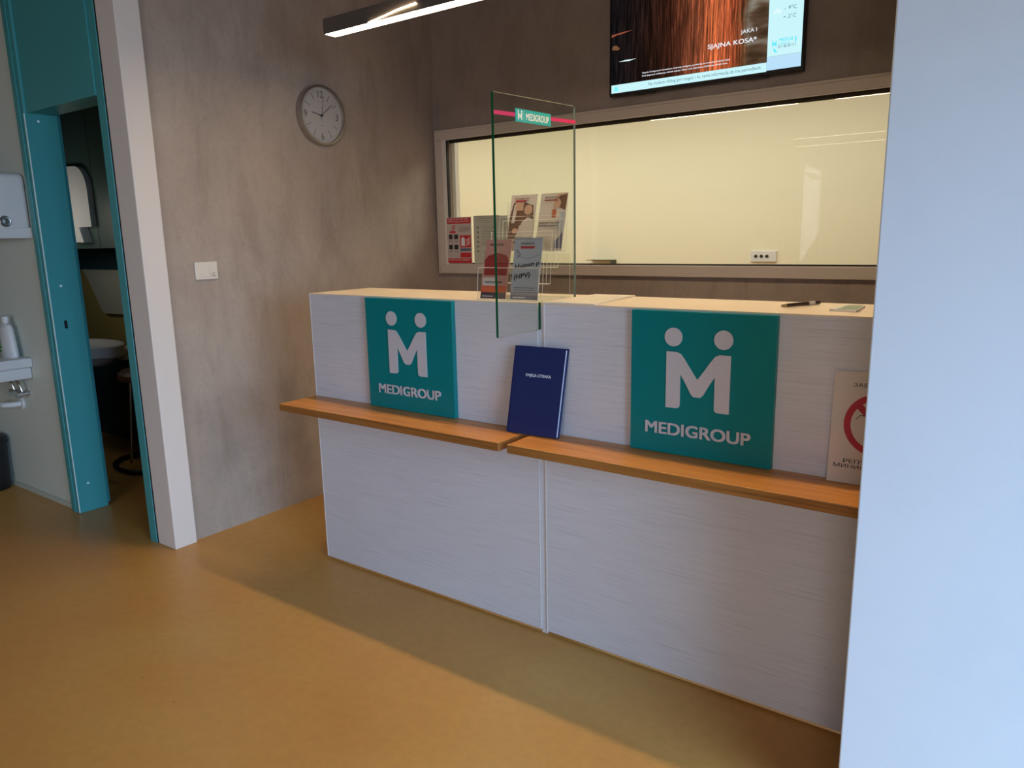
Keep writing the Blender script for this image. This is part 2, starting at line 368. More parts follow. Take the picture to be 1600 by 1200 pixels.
# ------------------------------------------------------------ prohibition notice
t = thing('prohibition_notice', 'cream paper notice with red prohibition ring leaning by the right partition', 'notice', (2.1, -.02, .72))
def nt_(u, v, d=0): return (2.018+u, -.026+v*.075-d, .7285+v)
bm = bmesh.new(); a = [nt_(0, 0), nt_(.2, 0), nt_(.2, .285), nt_(0, .285)]; prism(bm, a, (0, .0012, 0)); obj('sheet', bm, M_paperw, t)
bm = bmesh.new(); cx, cz, ro, ri = .108, .155, .078, .062; seg = 64
for k in range(seg):
    a0, a1 = 2*math.pi*k/seg, 2*math.pi*(k+1)/seg
    quad(bm, [nt_(cx+ri*math.cos(a0), cz+ri*math.sin(a0), .0006), nt_(cx+ro*math.cos(a0), cz+ro*math.sin(a0), .0006), nt_(cx+ro*math.cos(a1), cz+ro*math.sin(a1), .0006), nt_(cx+ri*math.cos(a1), cz+ri*math.sin(a1), .0006)])
s2 = .7071; w_ = .008
quad(bm, [nt_(cx-s2*.066-w_*s2, cz+s2*.066-w_*s2, .0007), nt_(cx+s2*.066-w_*s2, cz-s2*.066-w_*s2, .0007), nt_(cx+s2*.066+w_*s2, cz-s2*.066+w_*s2, .0007), nt_(cx-s2*.066+w_*s2, cz+s2*.066+w_*s2, .0007)])
obj('prohibition_ring', bm, M_red2, t)
bm = bmesh.new(); tube(bm, [nt_(.058, .166, .001), nt_(.066, .176, .001), nt_(.10, .178, .001), nt_(.13, .165, .001)], .0009, 6); obj('drawing', bm, M_ink, t)
np_ = lambda u0, v0: (lambda u, v, d: nt_(u0+u, v0+v, .0006+d*.2))
for bm in (text_bm('ЗАБРАЊЕНО', np_(.046, .247), w=.118, h=.0105, bold=.005, ext=0), text_bm('РЕПУБЛИКА', np_(.036, .053), w=.125, h=.010, bold=.005, ext=0), text_bm('МИНИСТАРСТВО', np_(.014, .0395), w=.17, h=.010, bold=.005, ext=0)): obj('lettering', bm, M_ink, t)

# ------------------------------------------------------------ glass divider on the counter
t = thing('glass_divider', 'upright clear glass divider with green edge standing across the counter top', 'glass divider', (1.119, 0, 1.15))
x0, x1 = 1.1195, 1.1277
prof = [(-.231, 1.066), (-.004, 1.066), (-.004, 1.1515), (.215, 1.1515), (.215, 1.772), (-.231, 1.757)]
bm = bmesh.new(); a = [bm.verts.new((x1, y, z)) for y, z in prof]; b = [bm.verts.new((x0, y, z)) for y, z in prof]
f = bm.faces.new(a); f.material_index = 0; f = bm.faces.new(b[::-1]); f.material_index = 0
for k in range(6):
    f = bm.faces.new((a[k], b[k], b[(k+1) % 6], a[(k+1) % 6])); f.material_index = 1 if k in (5, 1) else 2
obj('glass_sheet', bm, [M_screen, M_screenedge, M_screenedge2], t)
def gp(y, z, d): return (x1+.0004+d, y, z)
bm = bmesh.new()
def zb(y): return 1.6965+(y+.231)*.045
quad(bm, [gp(-.231, zb(-.231), 0), gp(-.126, zb(-.126), 0), gp(-.126, zb(-.126)+.011, 0), gp(-.231, zb(-.231)+.011, 0)])
obj('coloured_band', bm, M_pink, t); bm = bmesh.new()
quad(bm, [gp(.066, zb(.066), 0), gp(.215, zb(.215), 0), gp(.215, zb(.215)+.011, 0), gp(.066, zb(.066)+.011, 0)])
obj('coloured_band', bm, M_pink, t)
st = obj('sticker', prism(bmesh.new(), [gp(-.127, 1.688, 0), gp(.064, 1.693, 0), gp(.064, 1.729, 0), gp(-.127, 1.725, 0)], (.0008, 0, 0)), M_stick, t)
pl = lambda y0, z0: (lambda u, v, d: (x1+.0014+d*.2, y0+u, z0+v+u*.02))
bm = text_bm('MEDIGROUP', pl(-.072, 1.697), w=.124, h=.020, bold=.02, ext=0)
bm2 = bmesh.new(); pts = [(x1+.0014, -.1035+(px-0)*.115, 1.6945+pz*.125) for px, _, pz in M_outline(0, 0, 1, 0)]
bm2.faces.new([bm2.verts.new(p) for p in pts])
for sx in (-.0085, .0085):
    bm2.faces.new([bm2.verts.new((x1+.0014, -.1035+sx+.0032*math.cos(q*math.pi/8), 1.7185+.0032*math.sin(q*math.pi/8))) for q in range(16)])
quad(bm2, [(x1+.0014, -.084, 1.692), (x1+.0014, -.0832, 1.692), (x1+.0014, -.0832, 1.724), (x1+.0014, -.084, 1.724)])
obj('lettering', bm, M_stickw, st); obj('emblem', bm2, M_stickw, st)

# ------------------------------------------------------------ cream sheet, pen, card on the counter top
bm = prism(bmesh.new(), [(1.140, -.012, 1.1507), (1.328, -.012, 1.1507), (1.295, .33, 1.1507), (1.140, .33, 1.1507)], (0, 0, .0045))
tag(obj('desk_pad', bm, mat('cream_board', (.74, .67, .54, 1), .5)), 'thin cream board lying on the counter top right of the glass divider', 'desk pad')
t = thing('ballpoint_pen', 'dark ballpoint pen lying on the right counter top', 'pen', (1.86, .19, 1.151))
p0, p1 = Vector((1.841, .115, 1.1575)), Vector((1.908, .270, 1.1575)); dd = p1-p0
obj('tip', cyl(bmesh.new(), p0+dd*.04, p0, .0030, .0008), M_chrome, t, True)
obj('grip', cyl(bmesh.new(), p0+dd*.04, p0+dd*.13, .0040, .0048), mat('brass', (.5, .36, .2, 1), .35, metal=.6), t, True)
obj('barrel', cyl(bmesh.new(), p0+dd*.13, p0+dd*.95, .0052, .0056), mat('dark_brown_plastic', (.025, .010, .008, 1), .3), t, True)
obj('ring', cyl(bmesh.new(), p0+dd*.68, p0+dd*.84, .0059, .0059), mat('grey_band', (.45, .42, .40, 1), .4), t, True)
obj('cap', cyl(bmesh.new(), p0+dd*.95, p1, .0054, .0030), M_black, t, True)
t = thing('business_card_stack', 'small green and white stack of cards at the right end of the counter top', 'cards', (2.0, .17, 1.151))
c4 = [(1.972, .095), (2.04, .085), (2.035, .225), (1.985, .235)]
obj('card', prism(bmesh.new(), [(x, y, 1.1507) for x, y in c4], (0, 0, .006)), M_paper, t)
obj('printed_face', prism(bmesh.new(), [(1.990, .10, 1.1568), (2.038, .093, 1.1568), (2.033, .215, 1.1568), (1.992, .222, 1.1568)], (0, 0, .0004)), mat('sage_print', (.22, .30, .20, 1), .4), t)

# ------------------------------------------------------------ acrylic leaflet holder with leaflets
HX0, HX1 = .846, 1.096
t = thing('leaflet_holder', 'stepped clear acrylic leaflet holder on the counter left of the glass divider', 'leaflet holder', (.967, .12, 1.151))
tiers = [(.040, 1.153), (.090, 1.205), (.140, 1.257), (.190, 1.309)]
TL = .10                                                   # backward lean of every pocket
def hp(x, ti, v, off=0): y, z = tiers[ti]; return Vector((x, y+off+v*TL, z+v))
for i, (y, z) in enumerate(tiers):
    bm = bmesh.new(); n = bm.faces
    h = .105
    quad(bm, [hp(HX0, i, 0, -.012), hp(HX1, i, 0, -.012), hp(HX1, i, h, -.012), hp(HX0, i, h, -.012)])       # pocket front
    if i == 3: quad(bm, [hp(HX0, i, 0, .012), hp(HX1, i, 0, .012), hp(HX1, i, .17, .012), hp(HX0, i, .17, .012)])       # back wall
    e = .0012
    tube(bm, [hp(HX0, i, h, -.012), hp(HX1, i, h, -.012)], .0009, 6)
    tube(bm, [hp(HX1, i, 0, -.012), hp(HX1, i, h, -.012)], .0008, 6); tube(bm, [hp(HX0, i, 0, -.012), hp(HX0, i, h, -.012)], .0008, 6)
    tube(bm, [hp(HX1, i, 0, .012), hp(HX1, i, .17, .012), hp(HX0, i, .17, .012), hp(HX0, i, 0, .012)], .0008, 6)
    box(bm, HX0, HX1, y-.013, y+.013, z-.0018, z)
    for f in bm.faces: f.material_index = 1
    for f in bm.faces:
        if len(f.verts) == 4 and f.calc_area() > .015: f.material_index = 0
    obj('pocket', bm, [M_acryl, M_acryledge], t)
bm = bmesh.new(); box(bm, HX0, HX1, .226, .228, 1.152, 1.30); box(bm, HX0, HX1, .026, .228, 1.1508, 1.1525)
for f in bm.faces: f.material_index = 0 if f.calc_area() > .01 else 1
obj('back_support', bm, [M_acryl, M_acryledge], t)

def leaflet(ti, x0, x1, off, h, label, base, pattern, lean_extra=0, sx=0, grp='leaflets in the acrylic holder'):
    y, z = tiers[ti]; L = TL+lean_extra
    P = lambda u, v, d=0: Vector((x0+u+sx*v, y+off+v*L-d, z+.001+v)); w = x1-x0
    t = thing('leaflet', label, 'leaflet', (x0+w/2, y, z), grp)
    bm = prism(bmesh.new(), [P(0, 0), P(w, 0), P(w, h), P(0, h)], (0, .0025, 0)); obj('sheet', bm, base, t)
    d = .0004
    for name, m, polys in pattern(P, w, h):
        if isinstance(polys, tuple):
            for pb in polys: obj(name, pb, m, t)
            continue
        if isinstance(polys, bmesh.types.BMesh): obj(name, polys, m, t); continue
        bm = bmesh.new()
        for poly in polys: bm.faces.new([bm.verts.new(P(u*w, v*h, d)) for u, v in poly])
        d += .0002; obj(name, bm, m, t)
    return t
def rect(a, b, c, d): return [(a, c), (b, c), (b, d), (a, d)]
def ell(cx, cy, rx, ry, n=24, a0=0, a1=2*math.pi): return [(cx+rx*math.cos(a0+(a1-a0)*k/n), cy+ry*math.sin(a0+(a1-a0)*k/n)) for k in range(n)]
def tx(P, s, u, v, w, h, bold=.01): return text_bm(s, lambda a, b, d: P(u+a, v+b, .0014+d), w=w, h=h, bold=bold, ext=0)
M_lsalmon = mat('salmon_print', (.52, .24, .18, 1), .45); M_lred = mat('dark_red_print', (.30, .035, .03, 1), .4); M_lorange = mat('orange_red_print', (.55, .12, .05, 1), .45)
M_ldark = mat('dark_violet_print', (.07, .05, .06, 1), .4); M_lgrey = mat('grey_print', (.44, .43, .44, 1), .45); M_lcream = mat('cream_print', (.62, .52, .43, 1), .5)
M_lbrown = mat('brown_print', (.16, .075, .045, 1), .45); M_lskin = mat('skin_tone_print', (.58, .34, .22, 1), .45); M_lblue = mat('slate_blue_print', (.13, .13, .19, 1), .45); M_lmid = mat('mid_grey_print', (.25, .24, .26, 1), .45)
M_ltext = mat('red_brown_print', (.28, .05, .04, 1), .5)
def pat_red(P, w, h):
    return [('dark_band', M_ldark, [rect(0, 1, 0, .11)]), ('orange_band', M_lorange, [rect(0, 1, .11, .22)]), ('white_box', M_lcream, [rect(.04, .55, .22, .36)]),
            ('picture', M_lred, [[(.06, .40), (.94, .40), (.97, .66), (.85, .74), (.5, .78), (.15, .73), (.03, .66)]]),
            ('lettering', M_ink, (tx(P, 'HEMOROIDI', w*.14, h*.265, w*.66, h*.035), tx(P, 'IMUNOLOG', w*.2, h*.90, w*.5, h*.035))), ('small_print', M_paper, [rect(.08, .5, .035, .047)])]
def pat_hpv(P, w, h):
    ul = bmesh.new(); tube(ul, [P(w*.10, h*.78, .001), P(w*.20, h*.70, .001), P(w*.5, h*.665, .001), P(w*.98, h*.74, .001)], .0007, 6)
    u2 = bmesh.new(); tube(u2, [P(w*.10, h*.82, .001), P(w*.26, h*.735, .001), P(w*.15, h*.69, .001)], .0016, 6)
    sl = lambda s, u, v, ww, hh, b: text_bm(s, lambda a, c, d: P(u+a, v+c+a*.16, .0014+d), w=ww, h=hh, bold=b, ext=0)
    return [('dark_band', M_lblue, [rect(0, 1, 0, .075)]), ('grey_band', M_lmid, [rect(0, 1, .075, .13)]), ('top_band', M_lmid, [rect(.0, 1, .985, .995)]), ('drawing', M_lblue, ul), ('drawing', M_lblue, u2),
            ('lettering', M_ink, (sl('Human p', w*.10, h*.475, w*.86, h*.095, .02), sl('(HPV)', w*.08, h*.30, w*.58, h*.105, .02), tx(P, 'IMUNOLOG', w*.25, h*.895, w*.48, h*.035), tx(P, 'infekcija polnih organa', w*.12, h*.185, w*.75, h*.02), tx(P, 'informacije za pacijente', w*.12, h*.15, w*.75, h*.02))),
            ('red_tag', M_red2, [rect(.24, .74, .83, .87)]), ('small_print', M_paper, [rect(.1, .55, .03, .042)])]
def pat_man(P, w, h):
    return [('picture', M_lbrown, [[(.02, .22), (.32, .22), (.42, .45), (.95, .52), (.9, .80), (.5, .88), (.12, .86), (.02, .6)]]), ('figure', M_lcream, [[(.30, .24), (.97, .24), (.97, .55), (.72, .60), (.52, .52)], [(.10, .50), (.22, .50), (.30, .83), (.16, .83)]]),
            ('face', M_lskin, [ell(.72, .73, .16, .09), rect(.2, .52, .72, .90)]), ('hand', M_lskin, [ell(.28, .36, .12, .05)]), ('pale_foot', M_lcream, [rect(0, 1, 0, .20)]),
            ('header', M_red2, [rect(.18, .62, .875, .905)]), ('lettering', M_ltext, (tx(P, 'IMUNOLOG', w*.16, h*.92, w*.55, h*.03), tx(P, 'OSTEOPOROZA', w*.05, h*.14, w*.6, h*.035)))]
def pat_woman(P, w, h):
    return [('picture', M_lskin, [[(.50, .74), (1, .74), (1, .98), (.68, .98), (.56, .93)]]), ('hair', M_lbrown, [[(.62, .78), (.96, .70), (1, .98), (.72, .95)]]), ('face', M_lskin, [ell(.66, .82, .13, .08)]), ('inset', M_lorange, [rect(.5, .64, .58, .72)]),
            ('violet_foot', M_lblue, [[(.72, .04), (1, .04), (1, .34), (.72, .16)]]), ('brown_shade', M_lcream, [rect(0, .7, .0, .3)]), ('grey_robe', M_lgrey, [[(.74, .36), (1, .34), (1, .68), (.8, .66)]]),
            ('lettering', M_ink, (tx(P, 'PRENATALNE', w*.05, h*.47, w*.75, h*.032), tx(P, 'FUNKCIJSKE', w*.05, h*.415, w*.72, h*.032), tx(P, 'IMUNOLOG', w*.18, h*.91, w*.6, h*.03))), ('header', M_ltext, [rect(.16, .66, .865, .89)])]
leaflet(0, .850, .956, 0, .196, 'salmon red leaflet with dark red dome picture in the lower left pocket', M_lsalmon, pat_red, .0, .10)
leaflet(0, .976, 1.086, 0, .200, 'grey leaflet printed Human p (HPV) in the lower right pocket', M_lgrey, pat_hpv, .0, .06)
leaflet(3, .853, .962, 0, .192, 'brown leaflet with bearded man picture in the upper left pocket', M_lcream, pat_man, .05, .06)
leaflet(3, .978, 1.085, 0, .192, 'cream leaflet with woman picture in the upper right pocket', M_lcream, pat_woman, .05, .06)

# ------------------------------------------------------------ notices standing on the window frame
def sheet(name, label, x0, x1, z0, z1, y, base, cat='notice'):
    t = thing(name, label, cat, ((x0+x1)/2, y, z0)); obj('sheet', bx(x0, x1, y, y+.0015, z0, z1), base, t); return t
t = sheet('safety_notice', 'red and white fire extinguisher notice standing in the window corner', -.574, -.385, 1.206, 1.481, 1.5465, mat('faded_white_print', (.50, .42, .38, 1), .5))
def Q(u0, u1, v0, v1, y=1.546): return bx(-.574+u0*.189, -.574+u1*.189, y-.0003, y, 1.206+v0*.275, 1.206+v1*.275)
for q_ in (Q(.02, .98, .86, .985), Q(.02, .98, .01, .115), Q(.53, .97, .35, .61), Q(.53, .97, .13, .24)): obj('red_field', q_, M_red, t)
for q_ in (Q(.07, .22, .53, .63), Q(.29, .45, .53, .63), Q(.07, .22, .31, .41), Q(.29, .45, .31, .41)): obj('dark_icon', q_, M_ink, t)
obj('blue_bar', Q(.53, .97, .27, .33), M_lblue, t)
ex = bmesh.new()
for pts in ([(.58, .38), (.73, .38), (.73, .53), (.69, .57), (.62, .57), (.58, .53)],): prism(ex, [(-.574+u*.189, 1.5455, 1.206+v*.275) for u, v in pts], (0, .0002, 0))
for k in range(4): prism(ex, [(-.574+u*.189, 1.5455, 1.206+v*.275) for u, v in ((.78, .38+k*.04), (.94, .43+k*.04), (.94, .445+k*.04), (.78, .395+k*.04))], (0, .0002, 0))
obj('white_icons', ex, M_paper, t)
hd = bmesh.new()
for pts in ([(.1, .66), (.36, .66), (.34, .71), (.12, .70)], [(.18, .74), (.30, .80), (.36, .84), (.32, .84), (.22, .79)], [(.16, .72), (.22, .72), (.36, .77), (.34, .785)]): prism(hd, [(-.574+u*.189, 1.5455, 1.206+v*.275) for u, v in pts], (0, .0002, 0))
obj('red_drawing', hd, M_red, t)
tp = lambda x, z, y: (lambda u, v, d: (x+u, y-d*.4, z+v))
for q_ in (text_bm('UPUTSTVO ZA', tp(-.560, 1.463, 1.5453), w=.155, h=.010, bold=.01, ext=0), text_bm('RUKOVANJE APARATOM', tp(-.562, 1.449, 1.5453), w=.16, h=.010, bold=.01, ext=0), text_bm('OVDE STAVITI APARAT', tp(-.562, 1.223, 1.5453), w=.16, h=.009, bold=.01, ext=0)): obj('heading', q_, M_paperw, t)
obj('print_lines', join(*[Q(.5, .94, .695+k*.03, .705+k*.03) for k in range(4)], *[Q(.07+a*.23, .22+a*.23, .47-b*.22+k*.02, .478-b*.22+k*.02) for a in (0, 1) for b in (0, 1) for k in (0, 1)]), mat('grey_print_lines', (.14, .12, .11, 1), .6), t)
M_greenp = mat('pale_green_paper', (.47, .46, .36, 1), .6)
t = sheet('instruction_sheet', 'pale green printed instruction sheet beside the red notice on the window ledge', -.366, -.175, 1.206, 1.484, 1.5455, M_greenp)
def Q2(u0, u1, v0, v1): return bx(-.366+u0*.191, -.366+u1*.191, 1.5449, 1.5452, 1.206+v0*.278, 1.206+v1*.278)
L = [Q2(.02, .98, .985, .992), Q2(.2, .75, .94, .95), Q2(.08, .95, .90, .905), Q2(.3, .8, .86, .867)]
for k in range(6):
    L += [Q2(.12, .20, .74-k*.10, .78-k*.10), Q2(.30, .92, .80-k*.10, .805-k*.10), Q2(.32, .85, .765-k*.10, .772-k*.10), Q2(.30, .9, .735-k*.10, .74-k*.10), Q2(.75, .8, .74-k*.1, .775-k*.1) if k < 3 else Q2(.3, .6, .71-k*.1, .713-k*.1)]
obj('lettering', join(*L), mat('grey_green_lines', (.20, .19, .13, 1), .6), t)
for i, (xa, lab) in enumerate(((-.170, 'first pale sheet peeking out right of the green instruction sheet'), (-.142, 'second pale sheet peeking out, nearest the leaflet holder'))):
    tag(obj('paper_sheet', bx(xa-.05, xa+.018+i*.01, 1.5475+i*.001, 1.5482+i*.001, 1.206, 1.480), M_greenp), lab, 'paper', 'sheets beside the green instruction sheet')

# ------------------------------------------------------------ office details seen through the glass
t = thing('wall_socket', 'white triple wall socket on the cream office wall behind glass', 'socket', (.66, 3.8, 1.14))
obj('plate', bx(.562, .756, 3.786, 3.7995, 1.136, 1.218, bev=.003), M_plastic, t)
for k in range(3):
    c = (.603+k*.042, 3.786, 1.176); s = obj('socket_outlet', lathe(bmesh.new(), [(.018, 0), (.018, -.002), (.015, -.002), (.013, .0)], c, 'y', 24), M_plastic, t)
    bm = bx(c[0]-.013, c[0]+.013, 3.7835, 3.785, c[2]-.003, c[2]+.003); cyl(bm, (c[0], 3.7835, c[2]), (c[0], 3.785, c[2]), .009); obj('socket_hole', bm, mat('dark_recess', (.10, .085, .06, 1), .7), s)
tag(obj('desk_edge', join(bx(-.84, -.599, 3.70, 3.798, 1.146, 1.150), bx(-.603, -.599, 3.70, 3.798, 1.08, 1.146)), mat('dark_edge', (.05, .045, .03, 1), .5)), 'thin dark shelf edge low on the office wall behind glass', 'shelf edge')

# ------------------------------------------------------------ clock on the concrete wall
cx, cy, cz = -.673, .688, 1.983
t = thing('wall_clock', 'round silver wall clock with white dial on the concrete wall', 'clock', (cx, cy, cz))
obj('rim', lathe(bmesh.new(), [(.142, .0), (.146, .004), (.1465, .030), (.144, .036), (.136, .037), (.133, .030), (.133, .020)], (cx, cy, cz), 'x', 72), M_steel, t, True)
obj('dial', lathe(bmesh.new(), [(.1335, .018), (.1335, .0205)], (cx, cy, cz), 'x', 72), mat('dial_white', (.46, .44, .42, 1), .5), t)
FX = cx+.0212
bm = bmesh.new()
def radial(bm, ang, r0, r1, w, x=FX):
    a = math.radians(ang); d = Vector((0, math.sin(a), math.cos(a))); n = Vector((0, math.cos(a), -math.sin(a))); c = Vector((x, cy, cz))
    prism(bm, [c+d*r0-n*w, c+d*r1-n*w, c+d*r1+n*w, c+d*r0+n*w], (.0006, 0, 0))
for k in range(60):
    if k % 15 == 0: continue
    if k % 5 == 0: radial(bm, k*6, .082, .118, .0012)
    else: radial(bm, k*6, .118, .124, .0004)
obj('minute_marks', bm, mat('grey_marks', (.10, .09, .08, 1), .5), t)
ck = lambda y0, z0: (lambda u, v, d: (FX+.0006, cy+y0+u, cz+z0+v))
obj('numerals', join(text_bm('12', ck(-.016, .086), w=.032, h=.032, bold=-.01, ext=0), text_bm('3', ck(.092, -.016), w=.018, h=.032, bold=-.01, ext=0), text_bm('6', ck(-.009, -.118), w=.018, h=.032, bold=-.01, ext=0), text_bm('9', ck(-.110, -.016), w=.018, h=.032, bold=-.01, ext=0), text_bm('QUARTZ', ck(-.010, -.053), w=.020, h=.006, bold=0, ext=0)), mat('numeral_grey', (.09, .08, .07, 1), .5), t)
bm = bmesh.new(); radial(bm, -80, -.012, .062, .0018, FX+.002); obj('hour_hand', bm, M_ink, t)
bm = bmesh.new(); radial(bm, 50, -.012, .088, .0014, FX+.0035); obj('minute_hand', bm, M_ink, t)
bm = bmesh.new(); radial(bm, 9, -.022, .098, .0007, FX+.005); cyl(bm, (FX, cy, cz), (FX+.007, cy, cz), .005, .005, 20); obj('second_hand', bm, M_ink, t)

# ------------------------------------------------------------ light switch
t = thing('light_switch', 'cream light switch plate on the concrete wall beside the white pier', 'switch', (-.673, -.028, 1.2))
obj('plate', bx(-.6728, -.663, -.083, .028, 1.196, 1.275, bev=.003), M_ivory, t)
obj('rocker', bx(-.6655, -.660, -.055, -.015, 1.209, 1.260, bev=.0015), M_ivory, t)
so = obj('socket_outlet', bx(-.6655, -.6605, -.0135, .018, 1.209, 1.260, bev=.0015), M_ivory, t)
obj('slots', join(bx(-.6606, -.6600, -.010, -.003, 1.2190, 1.2215), bx(-.6606, -.6600, .002, .009, 1.2225, 1.2265), bx(-.6606, -.6600, -.002, .012, 1.2115, 1.2145)), M_lbrown, so)

# ------------------------------------------------------------ pendant strip lamps
def strip_lamp(x0, x1, y0, y1, z, h, m, label, ceil=2.75, gleam=False):
    t = thing('strip_lamp', label, 'lamp', ((x0+x1)/2, (y0+y1)/2, z), 'linear strip lamps')
    body = mat('lamp_housing', (.12, .10, .085, 1), .4, metal=.3) if 'lamp_housing' not in bpy.data.materials else bpy.data.materials['lamp_housing']
    bm = bx(x0, x1, y0, y0+.003, z, z+h); box(bm, x0, x1, y1-.003, y1, z, z+h); box(bm, x0, x1, y0+.003, y1-.003, z+h-.003, z+h); box(bm, x0, x0+.003, y0+.003, y1-.003, z, z+h-.003); box(bm, x1-.003, x1, y0+.003, y1-.003, z, z+h-.003)
    obj('housing', bm, body, t)
    obj('diffuser', bx(x0+.004, x1-.004, y0+.0035, y1-.0035, z+.001, z+.004), m, t)
    if ceil-z-h > .05:
        for xx in (x0+.42, x1-.12): obj('suspension_wire', cyl(bmesh.new(), (xx, (y0+y1)/2, z+h-.001), (xx, (y0+y1)/2, ceil), .0008, seg=6), M_steel, t)
    else:
        for xx in (x0+.2, x1-.2): obj('mounting_clip', bx(xx-.02, xx+.02, y0+.01, y1-.01, z+h-.001, ceil+.0005), M_steel, t)
    if gleam:
        bm = tube(bmesh.new(), [(x0+.25, y0-.001, z+.001), (x0+.33, y0-.002, z+.009), (x0+.40, y0-.003, z+.018), (x0+.49, y0-.004, z+.024)], .0013, 8); obj('housing_gleam', bm, m, t)  # glowing tube added as the bright gleam on the housing side
    return t
strip_lamp(.040, 1.05, .129, .188, 2.148, .056, M_lamp, 'long dark pendant strip lamp glowing warm above the reception counter', gleam=True)
strip_lamp(1.27, 2.28, .129, .188, 2.148, .056, M_lamp, 'pendant strip lamp above the hidden right end of the counter')
strip_lamp(-.33, 3.2, -4.85, -4.79, 2.50, .055, M_lamp_cool, 'long room strip lamp in the middle of the waiting room', 2.75)
strip_lamp(-.57, 3.2, -5.78, -5.72, 2.50, .055, M_lamp_cool, 'long room strip lamp at the rear of the waiting room', 2.75)

# ------------------------------------------------------------ television
t = thing('television', 'wall mounted flat television showing long auburn hair above the office window', 'television', (1.02, 1.54, 2.04))
TX0, TX1, TZ0, TZ1 = .553, 1.490, 2.037, 2.572
obj('bezel', join(bx(TX0, TX1, 1.512, 1.55, TZ0, TZ1, bev=.004), bx(TX0+.15, TX1-.15, 1.55, 1.571, TZ0+.12, TZ1-.1)), M_black, t)
M_pic = bpy.data.materials.new('screen_hair_picture'); M_pic.use_nodes = True; nt = M_pic.node_tree; nt.nodes.clear()
out = nt.nodes.new('ShaderNodeOutputMaterial'); em = nt.nodes.new('ShaderNodeEmission'); em.inputs[1].default_value = .68; nt.links.new(em.outputs[0], out.inputs[0])
tc = nt.nodes.new('ShaderNodeTexCoord'); sp = nt.nodes.new('ShaderNodeSeparateXYZ'); nt.links.new(tc.outputs['Object'], sp.inputs[0])
mr = nt.nodes.new('ShaderNodeMapRange'); mr.inputs[1].default_value = .566-1.02; mr.inputs[2].default_value = 1.333-1.02; nt.links.new(sp.outputs[0], mr.inputs[0])
wob = noise(M_pic, coords(M_pic, (1, 1, 1.2)), 4, 3, .5)
ad = nt.nodes.new('ShaderNodeMath'); ad.operation = 'MULTIPLY_ADD'; nt.links.new(wob, ad.inputs[0]); ad.inputs[1].default_value = .14; nt.links.new(mr.outputs[0], ad.inputs[2])
sb = nt.nodes.new('ShaderNodeMath'); sb.operation = 'SUBTRACT'; nt.links.new(ad.outputs[0], sb.inputs[0]); sb.inputs[1].default_value = .07
basec = ramp(M_pic, sb.outputs[0], [(0, (.006, .006, .008, 1)), (.22, (.012, .007, .006, 1)), (.40, (.03, .011, .007, 1)), (.56, (.16, .05, .025, 1)), (.70, (.50, .13, .05, 1)), (.80, (.30, .07, .03, 1)), (.86, (.13, .055, .025, 1)), (.90, (.10, .065, .035, 1)), (1, (.12, .09, .06, 1))])
strand = noise(M_pic, coords(M_pic, (70, 1, 2.2)), 2.2, 5, .7, .6)
sr = ramp(M_pic, strand, [(.35, (.25, .22, .2, 1)), (.5, (.9, .85, .8, 1)), (.66, (3.2, 2.6, 2.2, 1))])
hair = mix(M_pic, basec, sr, 1, 'MULTIPLY')
blur = noise(M_pic, coords(M_pic, (2, 1, 6)), 3, 2, .5); blc = ramp(M_pic, blur, [(.35, (.05, .028, .014, 1)), (.5, (.10, .06, .035, 1)), (.68, (.30, .27, .22, 1))])
msk = ramp(M_pic, sb.outputs[0], [(.86, (0, 0, 0, 1)), (.90, (1, 1, 1, 1))])
fin = mix(M_pic, hair, blc, msk); nt.links.new(fin, em.inputs[0])
SY = 1.5118
scr = obj('screen', bx(.566, 1.333, SY, SY+.002, 2.091, 2.562), M_pic, t)
M_cyan = emis('screen_pale_cyan', (.58, .90, .95, 1), .70); M_sblue = emis('screen_pale_blue', (.48, .74, .93, 1), .70)
def fr2(x, z, sl=0): return lambda u, v, d: (x+u, SY-.0012-d*.5, z+v)
obj('side_panel', join(bx(1.334, 1.480, SY, SY+.002, 2.1125, 2.562)), M_cyan, t)
obj('side_panel_foot', bx(1.334, 1.480, SY, SY+.002, 2.056, 2.112), M_sblue, t)
obj('news_ticker', bx(.566, 1.3335, SY, SY+.002, 2.052, 2.0905), M_cyan, t)
M_stext = emis('screen_white_text', (.9, .93, 1, 1), .70); M_sdark = emis('screen_dark_text', (.05, .14, .17, 1), 1); M_steal = emis('screen_teal_text', (.02, .55, .68, 1), 1)
for q_ in (text_bm('SJAJNA KOSA*', fr2(1.062, 2.180), w=.224, h=.026, bold=.012, ext=0), text_bm('JAKA I', fr2(1.213, 2.222), w=.072, h=.021, bold=0, ext=0),
    text_bm('Vitamin D doprinosi normalnom stvaranju kolagena potrebnog za normalnu funkciju kože.', fr2(.733, 2.122), w=.436, h=.0095, bold=.012, ext=0), text_bm('Cink doprinosi održavanju zdravih noktiju. Selen i cink doprinose održavanju zdrave kose.', fr2(.733, 2.108), w=.425, h=.0095, bold=.012, ext=0)): obj('title_text', q_, M_stext, t)
obj('ticker_text', text_bm('Na visokom Alibag gori moguć i kt, nema informacija da ima povređenih', fr2(.768, 2.0615), w=.540, h=.020, bold=0, ext=0), M_sdark, t)
bm = bmesh.new(); prism(bm, [(.592+.014*a, SY-.0008, 2.062+.02*b) for a, b in ((-1, 0), (1, 0), (.8, .25), (.75, .7), (.3, 1), (-.3, 1), (-.75, .7), (-.8, .25))], (0, .0004, 0)); obj('bell_icon', bm, emis('screen_sky', (.15, .62, .88, 1), 1), t)
